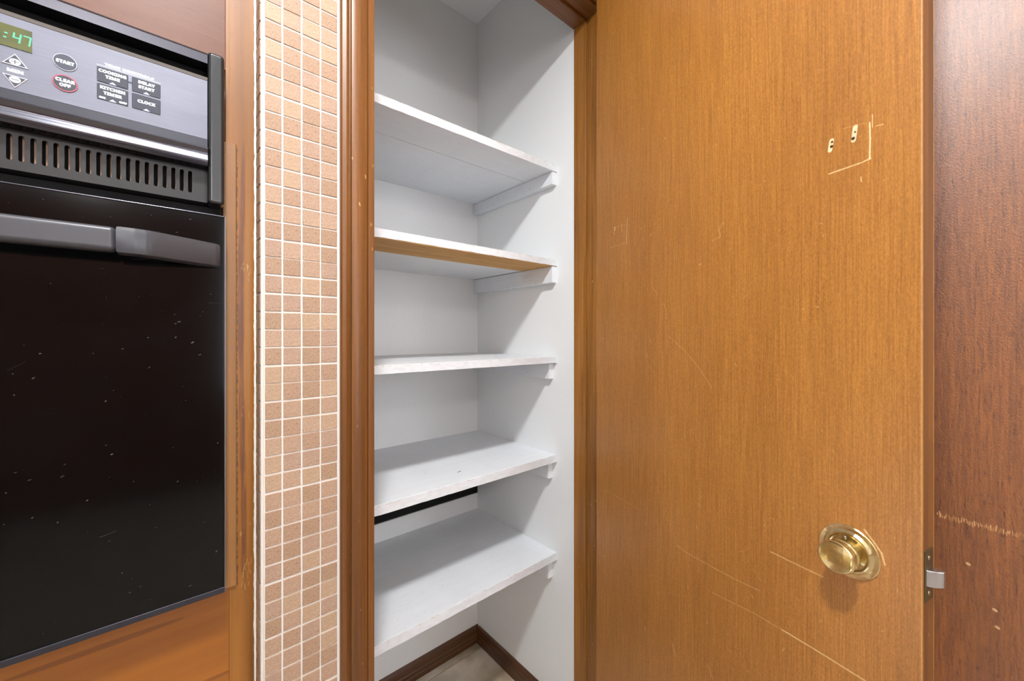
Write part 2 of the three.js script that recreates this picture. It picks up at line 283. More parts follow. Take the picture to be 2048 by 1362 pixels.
// ------------------------------------------------------------------ trim_1: door casing and jambs
const trim = setting('trim_1', 'brown stained moulded door casing and jambs of the pantry', [0.6, 0, 0.70]);
{
  const x0 = 0.2165, w = 0.0565;                                        // profile across the casing: u = 0 outer edge .. w opening edge, depth in front of the wall
  const prof = (u) => [[0, 0.0], [0, 0.0135], [0.002, 0.0165], [0.008, 0.0185], [0.0128, 0.0172], [0.0143, 0.0145], [0.0152, 0.0150], [0.0165, 0.0185], [0.024, 0.0200], [0.036, 0.0196], [0.0425, 0.0178], [0.0437, 0.0150], [0.0450, 0.0172], [0.052, 0.0178], [0.0553, 0.0168], [0.0565, 0.0140], [0.0565, 0]].map(([a, d]) => u(a, d));
  const left = crease(rise(prof((a, d) => [x0 + a, 0.70 - d]), 0, 2.115 + w), 0.5);
  put('casing', alongY(left), casingWood, trim);
  const right = crease(rise(prof((a, d) => [0.982 - a, 0.70 - d]).reverse(), 0, 2.115 + w), 0.5);
  put('casing', alongY(right), casingWood, trim);
  const head = crease(run(prof((a, d) => [0.70 - d, 2.13 + w - a]), x0 + w, 0.9255), 0.5);
  put('casing', alongX(head), casingWood, trim);
  put('jamb', alongY(box(0.253, 0.2728, 0, 2.13, 0.7005, 0.787, 0.0008)), jambWood, trim);
  put('jamb', alongY(box(0.9255, 0.9445, 0, 2.13, 0.7005, 0.787, 0.0008)), jambWood, trim);
  put('door_stop', alongY(box(0.9205, 0.9254, 0, 2.113, 0.7425, 0.7865, 0.001)), jambWood, trim);
  put('door_stop', alongY(box(0.273, 0.278, 0, 2.113, 0.7425, 0.7865, 0.001)), jambWood, trim);
  put('head_jamb', alongX(box(0.2729, 0.9254, 2.12, 2.149, 0.7005, 0.787, 0.0008)), casingWood, trim);
  put('door_stop', alongX(box(0.2785, 0.920, 2.112, 2.1198, 0.7425, 0.7865, 0.001)), casingWood, trim);
  // putty-filled old hinge marks on the jamb
}

// ------------------------------------------------------------------ baseboards
function baseProfile() { return [[0, 0], [0.0125, 0], [0.0125, 0.016], [0.0112, 0.018], [0.0118, 0.030], [0.0095, 0.034], [0.0100, 0.045], [0.0075, 0.053], [0.0045, 0.0605], [0.002, 0.063], [0, 0.063]]; }
const bb = setting('baseboard_back', 'dark brown moulded baseboard along the pantry back wall', [0.5, 0, BW]);
put('baseboard', alongX(crease(run(baseProfile().map(([d, y]) => [BW - 0.0003 - d, y]), 0.1305, RW - 0.0003), 0.5)), baseWood, bb);
const br = setting('baseboard_right', 'dark brown moulded baseboard along the pantry right wall', [RW, 0, 1]);
put('baseboard', boxUV(crease(runZ(baseProfile().map(([d, y]) => [RW - 0.0003 - d, y]), 0.788, BW - 0.0135), 0.5), H_, W_).applyMatrix4(new THREE.Matrix4()), M({ map: (() => { const t = baseTex.clone(); t.center.set(0.5, 0.5); t.rotation = Math.PI / 2; t.needsUpdate = true; return t; })(), roughness: 0.4, clearcoat: 0.3, clearcoatRoughness: 0.3 }), br);
const bl = setting('baseboard_left', 'dark brown moulded baseboard along the pantry left wall', [0.13, 0, 1]);
put('baseboard', crease(runZ(baseProfile().map(([d, y]) => [0.1303 + d, y]), 0.81, BW - 0.0135), 0.5), baseWood, bl);

// ------------------------------------------------------------------ pantry shelves and their cleats
const shelfInfo = [
  [1.7095, 1.7315, 1.6694, 0.861, 'top', 'topmost white pantry shelf made of two painted boards with a visible seam underneath'],
  [1.4153, 1.4356, 1.3633, 0.861, 'second', 'second white pantry shelf from the top, with a bare wood strip under its front'],
  [1.1127, 1.1326, 1.0624, 0.874, 'third', 'third white pantry shelf from the top, nearly at eye level with a chipped edge'],
  [0.8021, 0.8253, 0.7479, 0.877, 'fourth', 'fourth white pantry shelf from the top, with a green mark and the black shadow band below'],
  [0.4950, 0.5188, 0.4339, 0.877, 'lowest', 'lowest white pantry shelf just above the dark baseboard, with a chipped front edge'],
];
const GAP = [0.0011, 0.0008, 0.0004, 0.0004, 0.0001], SX0 = 0.1305, SF = 0.8588, SEAM = [0.9835, 1.0010, 1.0010, 1.004, 1.09];
shelfInfo.forEach(([y0, y1, cy, cz, word, label], i) => {
  const s = thing('shelf', label, 'shelf', [0.53, y0, 1.07], 'white shelves in the pantry');
  put('board', boxUV(box(SX0, RW - 0.0006, y0, y1, SF + 0.0012, SEAM[i] - GAP[i], [0.001, 0.0008, 0.0004, 0.0004, 0.0001][i]).translate(i * 0.37, 0, 0), 0.6, 0.6).translate(-i * 0.37, 0, 0), shelfPaint, s);
  put('board', boxUV(box(SX0, RW - 0.0006, y0 + 0.0003, y1 - 0.0004, SEAM[i] + GAP[i], BW - 0.0006, [0.001, 0.0008, 0.0004, 0.0004, 0.0001][i]).translate(i * 0.37, 0, 0.2), 0.6, 0.6).translate(-i * 0.37, 0, -0.2), shelfPaint, s);
  { // chipped front lip: a slightly wavy strip of paint
    const g = new THREE.BoxGeometry(RW - 0.0008 - SX0, y1 - y0 - 0.0006, 0.002, 120, 3, 1), p = g.attributes.position;
    for (let k = 0; k < p.count; k++) { const w = (fbm(p.getX(k) * 34 + i * 9, p.getY(k) * 60, 2) - 0.5) * 0.0011; p.setZ(k, p.getZ(k) + w); if (Math.abs(p.getY(k)) > (y1 - y0) * 0.4) p.setY(k, p.getY(k) - Math.sign(p.getY(k)) * Math.abs(fbm(p.getX(k) * 55, i * 5, 2) - 0.35) * 0.0016); }
    g.computeVertexNormals(); const uv = g.attributes.uv; for (let k = 0; k < uv.count; k++) uv.setX(k, uv.getX(k) * 0.98 + i * 0.13);
    g.translate((SX0 + RW) / 2, (y0 + y1) / 2, -SF - 0.0004);
    put('front_edge', g, chipPaint, s, 'chipped painted front edge');
  }
  if (i === 1) put('bare_strip', alongXraw(box(SX0, 0.905, y0 - 0.0012, y0 + 0.002, SF + 0.001, 0.9975)), rawPine, s, 'bare knotty pine strip');
  if (i === 3) {
    const mk = M({ color: new THREE.Color(0.03, 0.17, 0.09), roughness: 0.7 });
    const g = new THREE.CylinderGeometry(0.008, 0.008, 0.0006, 18).scale(1, 1, 0.17).rotateY(0.3); g.translate(0.605, y1 + 0.0001, -0.925);
    put('paint_mark', g, mk, s, 'small green mark');
  }
  const c = thing('shelf_cleat', ['white wooden cleat on the right wall under the topmost shelf', 'white wooden cleat on the right wall under the shelf with the bare wood strip', 'white wooden cleat on the right wall under the eye level third shelf', 'white wooden cleat on the right wall under the fourth shelf', 'white wooden cleat on the right wall under the lowest shelf'][i], 'cleat', [RW, cy, 1.07], 'white cleats under the pantry shelves');
  const x0 = 0.9045, x1 = RW - 0.0004, yt = y0 - (i === 1 ? 0.0013 : 0.0003), ch = 0.005;
  const g = rise([[x0, cz + 0.0], [x1, cz], [x1, BW - 0.001], [x0, BW - 0.001]], cy, yt, 0.0012);
  put('strip', boxUV(g, 0.6, 0.6), shelfPaint, c);
  const nail = [];
  for (const z of [cz + 0.1, cz + 0.27]) for (const dy of [0.32, 0.66]) nail.push(new THREE.CylinderGeometry(0.0013, 0.0013, 0.0008, 10).rotateZ(Math.PI / 2).translate(x0 - 0.0001, cy + (yt - cy) * dy, -z));
  put('nail_head', nail[0], M({ color: new THREE.Color(0.2, 0.18, 0.15), roughness: 0.7 }), c); put('nail_head', nail[3], M({ color: new THREE.Color(0.2, 0.18, 0.15), roughness: 0.7 }), c);
});
function alongXraw(g) { return boxUV(g, 0.25, 0.5, true); }

// ------------------------------------------------------------------ door_1: the open pantry door, hung on its right side
const A = [0.885, 0.676], SWING = THREE.MathUtils.degToRad(-90 - 13.93);
const DW = 0.65, DH = 2.12;
const doorTex = woodTex(2048, 2048, 0.66, 2.13, hex(0x7d4a13), hex(0xd49241), { across: 880, along: 16, fine: 0.26, mid: 0.05, broad: 0.15, tick: 0.22, tickAlong: 260, speck: 0.26 }, (g, w, h) => {
  const X = (s) => (s / 0.66) * w, Y = (y) => (1 - y / 2.13) * h, kx = w / 0.66, ky = h / 2.13;
  const line = (pts, lw, col) => {                                      // widths in metres, so that they come out round on the stretched sheet
    g.strokeStyle = col; g.lineCap = 'round'; g.save(); g.scale(kx, ky); g.lineWidth = lw; g.beginPath();
    pts.forEach(([s, y], i) => (i ? g.lineTo(s, 2.13 - y) : g.moveTo(s, 2.13 - y))); g.stroke(); g.restore();
  };
  const pale = (a) => `rgba(238,206,158,${a})`;
  const S = [
    [0.0016, 0.85, [[0.596, 1.496], [0.5965, 1.472], [0.596, 1.445]]], [0.0014, 0.8, [[0.597, 1.446], [0.588, 1.444], [0.565, 1.443], [0.547, 1.442]]], [0.0005, 0.5, [[0.564, 1.502], [0.593, 1.4975]]], [0.0008, 0.7, [[0.599, 1.506], [0.599, 1.488]]], [0.0008, 0.7, [[0.603, 1.488], [0.611, 1.487]]], [0.001, 0.9, [[0.586, 1.424], [0.5865, 1.417]]],
    [0.0008, 0.8, [[0.1185, 1.487], [0.117, 1.455], [0.116, 1.424]]], [0.0008, 0.8, [[0.098, 1.479], [0.1, 1.457]]], [0.0006, 0.6, [[0.063, 1.475], [0.114, 1.474]]], [0.0006, 0.6, [[0.057, 1.427], [0.116, 1.428]]], [0.0022, 0.8, [[0.074, 1.476], [0.072, 1.461]]],
    [0.0005, 0.45, [[0.195, 1.334], [0.201, 1.307], [0.217, 1.287]]], [0.0006, 0.55, [[0.231, 1.271], [0.239, 1.255], [0.239, 1.234]]], [0.0006, 0.55, [[0.247, 1.197], [0.289, 1.166], [0.321, 1.135], [0.351, 1.097]]], [0.0005, 0.4, [[0.189, 1.132], [0.21, 1.105]]], [0.0006, 0.5, [[0.375, 1.413], [0.365, 1.401], [0.369, 1.387], [0.351, 1.383]]],
    [0.0006, 0.4, [[0.033, 0.79], [0.076, 0.789], [0.153, 0.787]]], [0.0014, 0.4, [[0.267, 0.752], [0.296, 0.749], [0.351, 0.75], [0.4, 0.752], [0.443, 0.756]]], [0.0012, 0.7, [[0.461, 0.833], [0.501, 0.832], [0.539, 0.832]]], [0.0008, 0.55, [[0.351, 0.7], [0.431, 0.711], [0.492, 0.713]]], [0.0016, 0.75, [[0.48, 0.7128], [0.53, 0.7142], [0.573, 0.714], [0.591, 0.714], [0.65, 0.7135]]],
    [0.0009, 0.8, [[0.175, 0.52], [0.178, 0.513]]], [0.0008, 0.7, [[0.256, 0.536], [0.264, 0.513]]], [0.0007, 0.6, [[0.34, 0.554], [0.355, 0.532]]], [0.0006, 0.4, [[0.431, 0.789], [0.446, 0.774]]], [0.0022, 0.6, [[0.590, 0.926], [0.601, 0.913], [0.609, 0.902], [0.6125, 0.888]]], [0.0007, 0.4, [[0.6487, 2.1], [0.6489, 0.1]]],
  ];
  for (const [lw, a, pts] of S) { line(pts, lw, pale(Math.min(1, a * 1.25))); if (pts.length > 2) for (let i = 0; i < 14; i++) { const k = Math.floor(rnd() * (pts.length - 1)), t = rnd(), q = [pts[k][0] + (pts[k + 1][0] - pts[k][0]) * t, pts[k][1] + (pts[k + 1][1] - pts[k][1]) * t]; line([[q[0] - 0.0006, q[1] + rr(-0.0008, 0.0008)], [q[0] + 0.0008, q[1] + rr(-0.0008, 0.0008)]], rr(0.0004, lw * 0.9), pale(a * 0.8)); } }
  for (const [s, y, l] of [[0.5785, 1.4885, 0.018], [0.5495, 1.484, 0.014]]) { line([[s + 0.001, y + l / 2], [s - 0.0012, y - l / 2]], 0.006, 'rgba(236,208,166,.95)'); }
  for (const [s, y, r] of [[0.5768, 1.4823, 0.0022], [0.5792, 1.4906, 0.0012], [0.5509, 1.4884, 0.0015], [0.5502, 1.482, 0.002], [0.0729, 1.4638, 0.0014]]) line([[s, y], [s + 0.0001, y]], r * 2, 'rgb(40,22,8)');
  for (let i = 0; i < 260; i++) { const s = rr(0.02, 0.63), y = rr(0.3, 2.0), a = rr(0, 6.3), l = Math.pow(rnd(), 3) * 0.010 + 0.0006; line([[s, y], [s + Math.cos(a) * l, y + Math.sin(a) * l]], rr(0.0004, 0.0012), pale(rr(0.15, 0.75))); }
});
const edgeTex = woodTex(128, 2048, 0.07, 2.13, hex(0x5a3412), hex(0x8d5a24), { across: 300, along: 5 }, nicks(40, 'rgba(220,190,150,.6)'));
const doorFaceMat = M({ map: doorTex, roughness: 0.45, clearcoat: 0.4, clearcoatRoughness: 0.34 });
const doorEdgeMat = M({ map: edgeTex, roughness: 0.45, clearcoat: 0.3, clearcoatRoughness: 0.35 });
const door = new THREE.Group(); door.name = 'door_1'; door.position.set(A[0], 0, -A[1]); door.rotation.y = SWING;
door.userData = { kind: 'structure', label: 'open flat orange brown wood door with a brass knob and scratched veneer' }; scene.add(door);
{ // local frame: x from hinge to latch, z towards the viewer's side; veneer skins on a core
  const face = (z) => { const g = new RoundedBoxGeometry(DW, DH - 0.01, 0.003, 1, 0.0009); g.translate(DW / 2, (DH + 0.01) / 2, z); return boxUV(g, 0.66, 2.13); };
  put('door_panel', face(-0.0015), doorFaceMat, door, 'scratched orange brown veneer face');
  put('door_panel', face(-0.0335).scale(1, 1, 0.25).translate(0, 0, -0.0262), doorFaceMat, door);
  const core = boxUV(new THREE.BoxGeometry(DW - 0.0008, DH - 0.012, 0.031), 0.07, 2.13); core.translate(DW / 2, (DH + 0.01) / 2, -0.0186);
  put('door_edge', core, doorEdgeMat, door, 'brown door edge');
  // knob, built by turning profiles about the spindle (local z)
  const lathe = (pts, seg = 72) => new THREE.LatheGeometry(pts.map(([r, h]) => new THREE.Vector2(r, h)), seg).rotateX(Math.PI / 2);
  const brass = M({ color: new THREE.Color(0.74, 0.62, 0.34), metalness: 1, roughness: 0.24 });
  const brassDark = M({ color: new THREE.Color(0.66, 0.52, 0.26), metalness: 1, roughness: 0.33 });
  const knob = new THREE.Group(); knob.name = 'door_knob'; knob.position.set(0.5715, 0.8870, 0); knob.scale.set(0.92, 0.92, 1); knob.userData.label = 'round brass knob with grooved face on a stepped rose'; door.add(knob);
  const rose = put('rose', crease(lathe([[0.0405, 0], [0.0405, 0.0014], [0.0392, 0.0026], [0.0372, 0.0022], [0.0335, 0.0026], [0.0320, 0.0040], [0.0300, 0.0058], [0.0280, 0.0062], [0.0264, 0.0054], [0.0256, 0.0034], [0.0240, 0.0030], [0.013, 0.0036], [0.0, 0.0036]]), 0.5), brass, knob, 'stepped brass rose');
  put('collar', crease(lathe([[0.0150, 0.0034], [0.0150, 0.012], [0.0195, 0.0135], [0.0208, 0.0150], [0.0208, 0.0172], [0.0192, 0.0186], [0.0130, 0.0190], [0.0130, 0.0215], [0.0, 0.0215]]), 0.5), brassDark, knob, 'brass collar behind the knob');
  const gp = [[0.0128, 0.0212], [0.0150, 0.0225], [0.0205, 0.0238], [0.0232, 0.0262], [0.0238, 0.0300], [0.0236, 0.0345], [0.0226, 0.0362], [0.0214, 0.0366]];
  for (let k = 0; k < 13; k++) { const r = 0.0208 - k * 0.0015; gp.push([r, 0.0360], [r - 0.0005, 0.0366 + 0.00005 * k], [r - 0.0010, 0.0366 + 0.00005 * k]); }
  gp.push([0.0016, 0.0350], [0.0, 0.0350]);
  put('grip', crease(lathe(gp), 0.35), brass, knob, 'round grip with concentric grooves');
  const scr = new THREE.SphereGeometry(0.0034, 16, 8, 0, 6.3, 0, Math.PI / 2).scale(1, 0.5, 1).rotateX(Math.PI / 2).translate(-0.004, 0.0205, 0.0034);
  put('screw', scr, M({ color: new THREE.Color(0.45, 0.40, 0.30), metalness: 1, roughness: 0.35 }), knob, 'small screw in the rose');
  // outer knob on the hidden face
  const kb = new THREE.Group(); kb.name = 'door_knob_001'; kb.position.set(0.5726, 0.8875, -0.035); kb.rotation.y = Math.PI; door.add(kb);
  for (const ch of knob.children.slice(0, 3)) { const c = ch.clone(); c.name = numbered(ch.name); kb.add(c); }
  // latch plate and spring bolt in the door edge
  const latch = new THREE.Group(); latch.name = 'latch'; latch.position.set(DW - 0.0006, 0.890, -0.0175); latch.userData.label = 'brass latch plate with silver spring bolt'; door.add(latch);
  const plate = new RoundedBoxGeometry(0.0024, 0.066, 0.0245, 2, 0.0009); plate.translate(0.0002, 0, 0);
  put('latch_plate', plate, M({ color: new THREE.Color(0.12, 0.085, 0.04), metalness: 0.7, roughness: 0.45 }), latch);
  const silver = M({ color: new THREE.Color(0.62, 0.63, 0.66), metalness: 1, roughness: 0.24 });
  const bolt = new THREE.Shape(); bolt.moveTo(0.0008, 0.0085); bolt.quadraticCurveTo(0.0085, 0.0065, 0.0135, -0.0045); bolt.lineTo(0.0138, -0.0088); bolt.lineTo(0.0008, -0.0088); bolt.closePath();
  const bg = new THREE.ExtrudeGeometry(bolt, { depth: 0.0185, bevelEnabled: true, bevelThickness: 0.0012, bevelSize: 0.0009, bevelOffset: -0.0009, bevelSegments: 3, curveSegments: 10 }); bg.translate(0, 0, -0.01125); bg.rotateX(-Math.PI / 2); bg.scale(1, 1, -1);
  { const ix = bg.index, p = bg.attributes.position; if (!ix) for (let i = 0; i < p.count; i += 3) for (const at of Object.values(bg.attributes)) { const n = at.itemSize; for (let c = 0; c < n; c++) { const t = at.array[(i + 1) * n + c]; at.array[(i + 1) * n + c] = at.array[(i + 2) * n + c]; at.array[(i + 2) * n + c] = t; } } bg.computeVertexNormals(); }
  put('latch_bolt', bg, silver, latch, 'silver spring bolt');
  for (const s of [-1, 1]) put('screw', new THREE.SphereGeometry(0.0030, 14, 8, 0, 6.3, 0, Math.PI / 2).scale(1, 0.4, 1).rotateZ(-Math.PI / 2).translate(0.0014, s * 0.0225, 0.001), M({ color: new THREE.Color(0.40, 0.33, 0.2), metalness: 1, roughness: 0.4 }), latch);
}

// ------------------------------------------------------------------ oven cabinet (tall face frame around the wall oven)
const OC = -0.2385, OR = 0.0615, OL = -0.5385;                          // oven centre line, right and left edge
const cab = thing('oven_cabinet', 'tall orange brown wood cabinet front framing the black wall oven', 'cabinet', [OC, 0, 0.75]);
put('stile', alongY(box(0.0701, 0.1016, 0, CEIL - 0.0006, 0.7350, 0.7555)), stileWood, cab, 'orange brown stile beside the tiles');
put('stile', alongY(box(-0.58, -0.547, 0, CEIL - 0.0006, 0.7350, 0.7555, 0.001)), stileWood, cab);
put('upper_panel', [alongX(box(-0.5465, 0.0655, 1.598, CEIL - 0.0006, 0.7353, 0.7555, 0.0006))], topWood, cab, 'reddish glossy wood panel above the oven');
put('stile_edge', alongY(box(0.0657, 0.0700, 0.83, CEIL - 0.0006, 0.7350, 0.7555)), stileWood, cab);
put('rail', boxUV(box(-0.5465, 0.0699, 0.30, 0.8315, 0.7352, 0.7555, 0.0006), 0.5, H_, true), railWood, cab, 'orange wood rail below the oven');
put('filler_strip', alongY(rise([[0.0620, 0.7348], [0.0624, 0.7318], [0.0776, 0.7312], [0.0790, 0.7322], [0.0793, 0.7348]], 0.8215, 1.4885)), stripWood, cab, 'thin wood filler strip beside the oven');
put('lower_panel', alongX(box(-0.5465, 0.0699, 0.02, 0.2985, 0.7356, 0.7555)), topWood, cab);

// ------------------------------------------------------------------ wall oven
const oven = thing('wall_oven', 'black built-in wall oven with grey control panel and dark glass door', 'oven', [OC, 0.8332, 0.72]);
const capMat = M({ color: new THREE.Color(0.007, 0.008, 0.010), roughness: 0.25, clearcoat: 0.6, clearcoatRoughness: 0.2 });
const steel = M({ color: new THREE.Color(0.115, 0.115, 0.135), metalness: 1, roughness: 0.22 });
const darkSteel = M({ color: new THREE.Color(0.035, 0.035, 0.045), metalness: 0.5, roughness: 0.35 });
const blackMetal = M({ color: new THREE.Color(0.016, 0.015, 0.015), metalness: 0.2, roughness: 0.42 });
const IX0 = -0.519, IX1 = 0.0419;
put('oven_body', box(OL + 0.012, OR - 0.006, 0.842, 1.590, 0.7330, 1.24), black, oven);
for (const [a, b] of [[IX1, OR], [OL, IX0]]) put('end_cap', box(a, b, 1.3845, 1.5972, 0.6985, 0.7345, 0.0050), capMat, oven, 'glossy black end cap');
put('top_trim', crease(run([[0.7345, 1.5969], [0.712, 1.5969], [0.7050, 1.5958], [0.7012, 1.5932], [0.6995, 1.590], [0.7003, 1.5787], [0.7345, 1.5787]], IX0, IX1), 0.5), steel, oven, 'brushed steel top trim');
put('recess', box(IX0, IX1, 1.5545, 1.5786, 0.7255, 0.7328), black, oven);
put('panel_lip', run([[0.7250, 1.5615], [0.7060, 1.5612], [0.7006, 1.5592], [0.7002, 1.5545], [0.7250, 1.5545]], IX0, IX1), M({ color: new THREE.Color(0.085, 0.07, 0.058), roughness: 0.7 }), oven, 'dusty dark lip');
// printed control panel
const PY0 = 1.4727, PY1 = 1.5543, PW = IX1 - IX0;
const panelPrint = canvasTex(2048, 300, (u, v, o) => { const n = vn(u * 30, v * 120) - 0.5, m = fbm(u * 9, v * 3, 3) - 0.5; const t = n * 6 + m * 16; o[0] = 112 + t; o[1] = 114 + t; o[2] = 127 + t; }, (g, w, h) => {
  const X = (x) => ((x - IX0) / PW) * w, Y = (y) => ((PY1 - y) / (PY1 - PY0)) * h, k = w / PW;
  const text = (s, x, y, mm0, stretch = 1.25, col = '#f4f5f8') => { g.save(); g.translate(X(x), Y(y)); g.scale(stretch, 1); const mm = mm0 * 0.88; g.font = `bold ${mm * 0.001 * k * 1.36}px sans-serif`; g.textAlign = 'center'; g.textBaseline = 'middle'; g.fillStyle = col; g.strokeStyle = col; g.lineWidth = 1.1; g.fillText(s, 0, 0); g.strokeText(s, 0, 0); g.restore(); };
  const oval = (x, y, a, b, fill, ring, rw) => { g.beginPath(); g.ellipse(X(x), Y(y), a * k, b * k, 0, 0, 7); g.fillStyle = fill; g.fill(); g.lineWidth = rw * k; g.strokeStyle = ring; g.stroke(); };
  const rect = (x0, y1, x1, y0, r) => { g.fillStyle = '#2c2f3a'; g.beginPath(); g.roundRect(X(x0), Y(y1), (x1 - x0) * k, (y1 - y0) * k, r * k); g.fill(); };
  const tri = (x, y, s) => { g.fillStyle = '#dfe8ff'; g.beginPath(); g.moveTo(X(x - s), Y(y)); g.lineTo(X(x), Y(y + s * 0.85)); g.lineTo(X(x + s), Y(y)); g.fill(); };
  // arrows with plus and minus
  for (const [up, yc] of [[1, 1.5055], [-1, 1.4845]]) {
    g.beginPath(); const yb = up > 0 ? 1.5008 : 1.4886, yt = up > 0 ? 1.5132 : 1.4760;
    g.moveTo(X(-0.1382), Y(yb)); g.lineTo(X(-0.1293), Y(yt)); g.lineTo(X(-0.1204), Y(yb)); g.closePath(); g.fillStyle = '#3a3c46'; g.fill(); g.lineJoin = 'round'; g.lineWidth = 0.0009 * k; g.strokeStyle = '#cfcfd6'; g.stroke();
    oval(-0.1293, up > 0 ? 1.5046 : 1.4848, 0.0042, 0.0034, '#e8e8ec', '#e8e8ec', 0.0001);
    g.strokeStyle = '#50525c'; g.lineWidth = 0.0009 * k; const cy = up > 0 ? 1.5046 : 1.4848; g.beginPath(); g.moveTo(X(-0.1322), Y(cy)); g.lineTo(X(-0.1264), Y(cy)); if (up > 0) { g.moveTo(X(-0.1293), Y(cy + 0.0024)); g.lineTo(X(-0.1293), Y(cy - 0.0024)); } g.stroke();
  }
  text('MIN', -0.1293, 1.4947, 3.6, 1.4);
  oval(-0.0917, 1.5208, 0.0095, 0.0094, '#3a3d48', '#b9bac4', 0.0007); text('START', -0.0917, 1.5208, 4.0, 1.05);
  oval(-0.0917, 1.4962, 0.0098, 0.0092, '#33343d', '#b4505f', 0.0011); text('CLEAR', -0.0917, 1.4990, 4.0, 1.08); text('OFF', -0.0917, 1.4936, 4.0, 1.05);
  text('TIME CONTROLS', -0.0364, 1.5337, 3.4, 1.42);
  g.fillStyle = '#e6e6ee'; g.fillRect(X(-0.066), Y(1.5309), (0.0586) * k, 1.6);
  rect(-0.0656, 1.5285, -0.0381, 1.5105, 0.0018); rect(-0.0346, 1.5285, -0.0074, 1.5105, 0.0018);
  g.fillStyle = '#2c2f3a'; g.fillRect(X(-0.0385), Y(1.5212), 0.0042 * k, 0.0022 * k);
  rect(-0.0656, 1.5080, -0.0381, 1.4890, 0.0018); rect(-0.0346, 1.5080, -0.0074, 1.4890, 0.0018);
  text('COOKING', -0.0519, 1.5242, 3.9, 1.14); text('TIME', -0.0519, 1.5180, 3.9, 1.14); tri(-0.0519, 1.5106, 0.0034);
  text('DELAY', -0.0210, 1.5240, 3.9, 1.14); text('START', -0.0210, 1.5182, 3.9, 1.14); tri(-0.0210, 1.5106, 0.0034);
  text('KITCHEN', -0.0519, 1.5040, 3.9, 1.14); text('TIMER', -0.0519, 1.4978, 3.9, 1.14); text('ON', -0.0610, 1.4917, 2.6, 1.2); text('OFF', -0.0428, 1.4917, 2.6, 1.2); tri(-0.0519, 1.4892, 0.0034);
  text('CLOCK', -0.0210, 1.4995, 3.9, 1.14); tri(-0.0210, 1.4892, 0.0034);
});
{
  const pm = M({ map: panelPrint, roughness: 0.38, metalness: 0.25 });
  const uvPrint = (g) => { if (g.index) g = g.toNonIndexed(); const p = g.attributes.position, uv = new Float32Array(p.count * 2); for (let i = 0; i < p.count; i++) { uv[2 * i] = (p.getX(i) - IX0) / PW; uv[2 * i + 1] = (p.getY(i) - PY0) / (PY1 - PY0); } g.setAttribute('uv', new THREE.BufferAttribute(uv, 2)); return g; };
  const cp = put('control_panel', uvPrint(box(IX0, IX1, PY0, PY1, 0.7005, 0.7325, 0.0004)), pm, oven, 'brushed grey control panel with printed keys');
  const key = (pts, curve) => { const s = (pts instanceof THREE.Shape) ? pts : shape(pts); const g = new THREE.ExtrudeGeometry(s, { depth: 0.0005, bevelEnabled: true, bevelThickness: 0.0003, bevelSize: 0.0003, bevelOffset: -0.0003, bevelSegments: 1, curveSegments: 20 }); g.translate(0, 0, -0.7004); return uvPrint(g); };
  const ell = (x, y, a, b) => { const s = new THREE.Shape(); s.absellipse(x, y, a, b, 0, Math.PI * 2); return s; };
  const rc = (x0, y1, x1, y0) => [[x0, y0], [x1, y0], [x1, y1], [x0, y1]];
  const keys = [[[-0.1388, 1.5004], [-0.1198, 1.5004], [-0.1293, 1.5137]], [[-0.1388, 1.4890], [-0.1293, 1.4755], [-0.1198, 1.4890]], ell(-0.0917, 1.5208, 0.0099, 0.0098), ell(-0.0917, 1.4962, 0.0104, 0.0098), rc(-0.0656, 1.5285, -0.0381, 1.5105), rc(-0.0346, 1.5285, -0.0074, 1.5105), rc(-0.0656, 1.5080, -0.0381, 1.4890), rc(-0.0346, 1.5080, -0.0074, 1.4890)];
  keys.forEach((k, i) => put('button', key(k), pm, cp, ['up arrow key with plus', 'down arrow key with minus', 'oval START key', 'red ringed CLEAR OFF key', 'COOKING TIME key', 'DELAY START key', 'KITCHEN TIMER key', 'CLOCK key'][i]));
  // clock display
  const DX0 = -0.170, DX1 = -0.1170, DY0 = 1.5200, DY1 = 1.5440;
  const disp = (glow) => canvasTex(512, 232, (u, v, o) => { const t = fbm(u * 4, v * 3, 2); if (glow) { o[0] = 26 + 22 * (1 - v); o[1] = 27 + 12 * (1 - v); o[2] = 4; } else { o[0] = 66 + 20 * t; o[1] = 70 + 20 * t; o[2] = 36; } }, (g, w, h) => {
    g.strokeStyle = glow ? 'rgb(126,255,205)' : 'rgb(60,150,120)'; g.lineCap = 'round'; g.lineWidth = 14;
    const seg = (x, on) => { const a = 46, b = 46, L = { a: [0, 0, a, 0], f: [0, 0, 0, b], b: [a, 0, a, b], g: [0, b, a, b], e: [0, b, 0, 2 * b], c: [a, b, a, 2 * b], d: [0, 2 * b, a, 2 * b] }; for (const s of on) { const [x0, y0, x1, y1] = L[s]; g.beginPath(); g.moveTo(x + x0 - y0 * 0.12 + 8, 72 + y0); g.lineTo(x + x1 - y1 * 0.12 + 8, 72 + y1); g.stroke(); } };
    seg(196, 'abgcd'); seg(380, 'fgbc'); seg(450, 'abc');
    g.beginPath(); g.moveTo(326, 96); g.lineTo(338, 96); g.moveTo(318, 142); g.lineTo(330, 142); g.stroke();
  });
  const dg = new THREE.PlaneGeometry(DX1 - DX0, DY1 - DY0); const db = new THREE.BoxGeometry(DX1 - DX0, DY1 - DY0, 0.0012); db.translate((DX0 + DX1) / 2, (DY0 + DY1) / 2, -0.7002);
  put('clock_display', db, M({ map: disp(false), emissive: 0xffffff, emissiveMap: disp(true), emissiveIntensity: 0.75, roughness: 0.25 }), cp, 'olive clock display with green digits');
}
put('lower_strip', run([[0.7325, 1.4726], [0.7008, 1.4726], [0.7000, 1.4613], [0.7325, 1.4613]], IX0, IX1), darkSteel, oven, 'dark strip below the panel');
